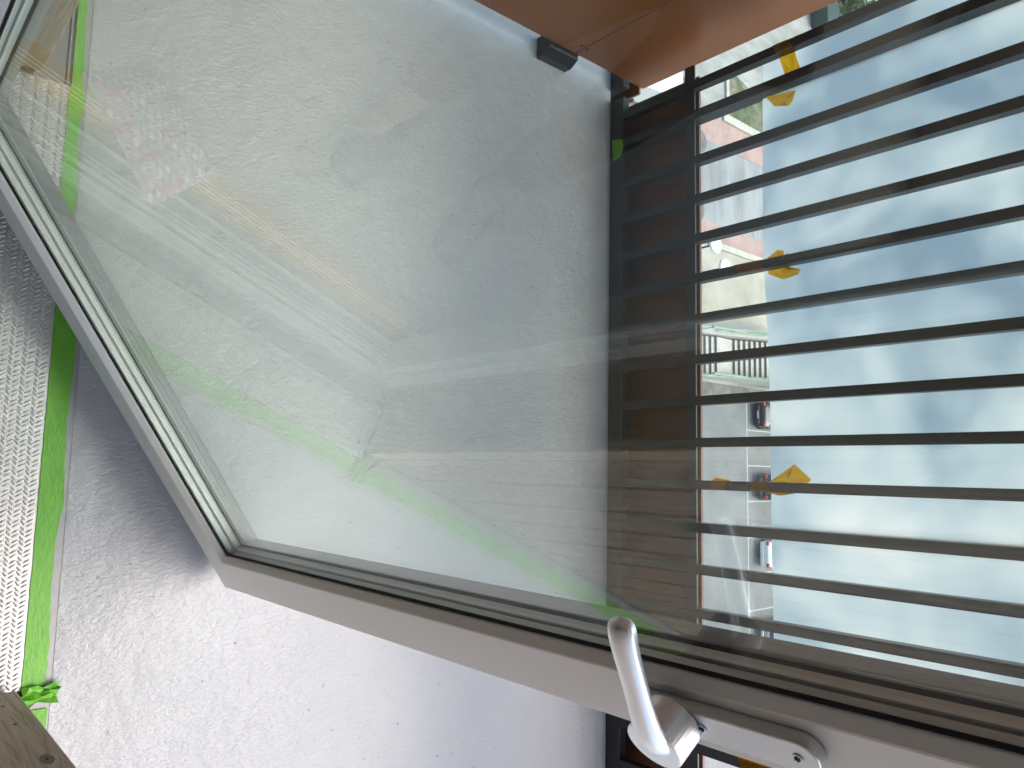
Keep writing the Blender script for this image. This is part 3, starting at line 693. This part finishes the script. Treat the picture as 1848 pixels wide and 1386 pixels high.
# ---- cars
def car(name, x, y, rz, m, label, hatch=True, L_=4.3, Wd=1.76, H_=1.45, group='cars parked in the bays', simple_=False):
    r = empty(name, (x, y, G), rz); tag(r, label, 'car', group)    # nose towards +y, tail at y=0
    hw = Wd / 2
    # body cross sections along y: (y, half width at sill, at belt, z low, z belt)
    sec = [(0.0, .74, .70, .42, .62), (.05, .90, .84, .28, .82), (.30, .97, .92, .20, .93), (1.0, 1.0, .95, .18, .96), (2.6, 1.0, .95, .18, .93), (3.4, .98, .90, .18, .84), (4.05, .90, .82, .22, .70), (4.3, .70, .62, .35, .55)]
    v = []; f = []
    for (yy, a, b, zl, zb) in sec:
        yy = yy * L_ / 4.3
        v += [(-a * hw * .9, yy, zl), (-a * hw, yy, zl + (zb - zl) * .35), (-b * hw, yy, zb), (-b * hw * .55, yy, zb + .035), (b * hw * .55, yy, zb + .035), (b * hw, yy, zb), (a * hw, yy, zl + (zb - zl) * .35), (a * hw * .9, yy, zl)]
    for i in range(len(sec) - 1):
        for k in range(8): f.append((i * 8 + k, i * 8 + (k + 1) % 8, (i + 1) * 8 + (k + 1) % 8, (i + 1) * 8 + k))
    f += [tuple(range(8)), tuple(range((len(sec) - 1) * 8 + 7, (len(sec) - 1) * 8 - 1, -1))]
    body = MB().add(v, f).build('body', m, r, .02, smooth=True, seg=2)
    # cabin
    y0 = .12 if hatch else .6
    cs = [(y0, .86, .94), (y0 + (.35 if hatch else .55), .74, H_ - .06), (y0 + .9, .72, H_), (2.1, .70, H_ - .02), (3.05, .84, .93)]
    v = []; f = []
    for yy, w_, zz in cs: v += [(-w_ * hw, yy, zz), (w_ * hw, yy, zz), (w_ * hw * 1.0 + .08 * (H_ - zz < .2), yy, .9), (-w_ * hw - .08 * (H_ - zz < .2), yy, .9)]
    for i in range(4):
        for k in range(4): f.append((i * 4 + k, i * 4 + (k + 1) % 4, (i + 1) * 4 + (k + 1) % 4, (i + 1) * 4 + k))
    f += [(0, 3, 2, 1), (16, 17, 18, 19)]
    MB().add(v, f).build('cabin', M['carglass'], r, .02)
    # roof skin and pillars
    v = [(-.72 * hw, cs[1][0] - .02, H_ - .05), (.72 * hw, cs[1][0] - .02, H_ - .05), (.71 * hw, cs[2][0], H_ + .012), (-.71 * hw, cs[2][0], H_ + .012), (.69 * hw, 2.15, H_ - .005), (-.69 * hw, 2.15, H_ - .005)]
    o = MB().add(v, [(0, 1, 2, 3), (3, 2, 4, 5)]).build('roof', m, r); o.modifiers.new('s', 'SOLIDIFY').thickness = .03
    for s_ in (-1, 1):
        MB().tube([(s_ * .86 * hw, y0 - .01, .93), (s_ * .75 * hw, cs[1][0] - .02, H_ - .06)], .055, 6).build('pillar', m, r)
        MB().tube([(s_ * .83 * hw, 3.05, .93), (s_ * .70 * hw, 2.12, H_ - .03)], .04, 6).build('pillar', m, r)
        zt = .84
        MB().box(s_ * hw * .80 - .13, s_ * hw * .80 + .11, -.02, .13, zt - .08, zt + .09).build('tail_light', M['redlight'], r, .02)
        for yy in (.85, 3.4):
            w_ = MB().tube([(s_ * (hw - .2), yy, .32), (s_ * (hw + .01), yy, .32)], .32, 20).build('wheel', M['tyre'], r)
            MB().tube([(s_ * (hw + .008), yy, .32), (s_ * (hw + .02), yy, .32)], .2, 14).build('rim', M['carsilver'], w_)
    box('bumper', m, -hw * .92, hw * .92, -.07, .15, .34, .56, r, .05)
    box('number_plate', M['plate'], -.26, .26, -.08, -.068, .42, .53, r)
    return r
car('parked_car', -4.13, 46.35, 0, M['carblack'], 'glossy black car with red tail lights beside the stairs', hatch=False)
car('parked_car', .65, 46.5, 0, M['cardark'], 'small dark car parked behind the bar with the diamond tape flap')
car('parked_car', 5.03, 46.6, 0, M['carwhite'], 'white car with dark rear window parked in a bay', hatch=False)
for k, (x_, m_, w_) in enumerate([(-1.8, 'carblue', 'blue'), (10.2, 'carsilver', 'silver'), (14.9, 'carblue', 'blue')]):
    if k: car('parked_car', x_, 46.5, 0, M[m_], ('silver car parked at the far right of the bays', 'blue car parked at the far right end of the bays')[k - 1])
for k, (x_, m_) in enumerate([(-3.5, 'carblue'), (-1.0, 'carblack'), (3.8, 'carblue'), (8.5, 'carwhite')]):
    car('parked_car', x_, 57.5, 0, M[m_], ('blue car in the second row behind the frosted sheet', 'black car in the second row behind the frosted sheet', 'dark blue car right of centre in the second row', 'white car in the second row behind the frosted sheet')[k])
# white delivery van glimpsed at the gap beside the partition
vr = empty('delivery_van', (-22.6, 33.2, G), .1); tag(vr, 'white van with a pink marking, glimpsed through the gap beside the partition', 'van')
box('cargo_box', M['carwhite'], -1.0, 1.0, -1.2, 2.6, .5, 2.3, vr, .06)
box('cab', M['greenbox'], -.95, .95, 2.62, 4.3, .5, 1.7, vr, .15)
box('marking', M['pinkpaint'], -.5, .5, 2.9, 3.5, 1.702, 1.72, vr)
for s_ in (-1, 1):
    for yy in (-.3, 3.4): MB().tube([(s_ * .8, yy, .38), (s_ * 1.0, yy, .38)], .38, 18).build('wheel', M['tyre'], vr)
gb = box('waste_container', M['greenbox'], -37.9, -35.6, 55.6, 57.6, G, G + 1.4, None, .05); tag(gb, 'dark green container beside the shrubs, close to the partition edge', 'container')
# foliage
def leaves(name, n, cx, cy, cz, rx, ry, rz, size, parent, seed=1):
    rr = random.Random(seed); mb = MB(); cl = [(rr.gauss(0, .45), rr.gauss(0, .45), rr.gauss(0, .4)) for _ in range(26)]
    for _ in range(n):
        c = cl[rr.randrange(26)]; p = Vector((cx + (c[0] + rr.gauss(0, .2)) * rx, cy + (c[1] + rr.gauss(0, .2)) * ry, cz + (c[2] + rr.gauss(0, .2)) * rz))
        a = Vector((rr.gauss(0, 1), rr.gauss(0, 1), rr.gauss(0, .6))).normalized(); b = a.orthogonal().normalized(); s_ = size * rr.uniform(.6, 1.4)
        mb.add([p - a * s_, p + b * s_ * .5, p + a * s_, p - b * s_ * .5], [(0, 1, 2, 3)])
    return mb.build(name, M['leaf'], parent)
sh = empty('shrub', (-40.0, 60.5, G)); tag(sh, 'green leafy shrub at the top edge beyond the dark green container', 'shrub')
leaves('foliage', 3500, 0, 0, .9, 3.6, 3.6, 1.3, .16, sh, 5); MB().tube([(0, 0, 0), (.2, 0, 1)], [.08, .04], 6).build('stem', M['bark'], sh)
def tree(x, y, h, label, seed):
    r = empty('tree', (x, y, G)); tag(r, label, 'tree', 'trees behind the frosted sheet')
    t = MB().tube([(0, 0, 0), (.1, 0, h * .3), (0, .1, h * .6)], [.28, .2, .1], 8)
    for k in range(5):
        a = k * 1.3; t.tube([(0, 0, h * (.3 + .05 * k)), (math.cos(a) * h * .2, math.sin(a) * h * .2, h * (.5 + .06 * k))], [.1, .03], 6)
    t.build('trunk', M['bark'], r); leaves('crown', 2600, 0, 0, h * .68, h * .34, h * .34, h * .32, .33, r, seed)
for k, (x_, y_, h_) in enumerate([(-30, 62, 8), (-24, 76, 9), (-14, 70, 7.5), (-9, 84, 9), (8, 80, 9), (-36, 90, 11), (20, 72, 8)]):
    tree(x_, y_, h_, 'leafy green tree behind the frosted sheet, ' + ('beyond the grass verge', 'left of the road far off', 'right of the road', 'behind the stairs top', 'behind the car park', 'farthest at the left', 'at the right end of the car park')[k], 20 + k)
def building(x0, x1, y0, h, m, label, fl, nw):
    d = 14; r = empty('apartment_building', ((x0 + x1) / 2, y0, G)); tag(r, label, 'building'); w = (x1 - x0) / 2
    b = box('wall', m, -w, w, 0, d, 0, h, r); box('roof', M['rough'], -w - .3, w + .3, -.3, d + .3, h, h + .5, r)
    me = MB().box(-.8, .8, -.05, .02, 0, 1.5).mesh('window'); me.materials.append(M['winglass'])
    for i in range(fl):
        for j in range(nw): shared('window', me, r, (-w + (j + .5) * 2 * w / nw, 0, 1 + i * h / fl))
building(-30, -2, 96, 12, M['facade'], 'pale apartment building far behind the sheet at left', 4, 9)
building(4, 34, 88, 9, M['facade2'], 'brownish low building far behind the sheet at centre', 3, 9)
building(-70, -36, 110, 16, M['facade2'], 'brownish tall building far off at the left edge', 5, 9)
building(40, 75, 100, 15, M['facade'], 'pale building far off at the right', 5, 10)
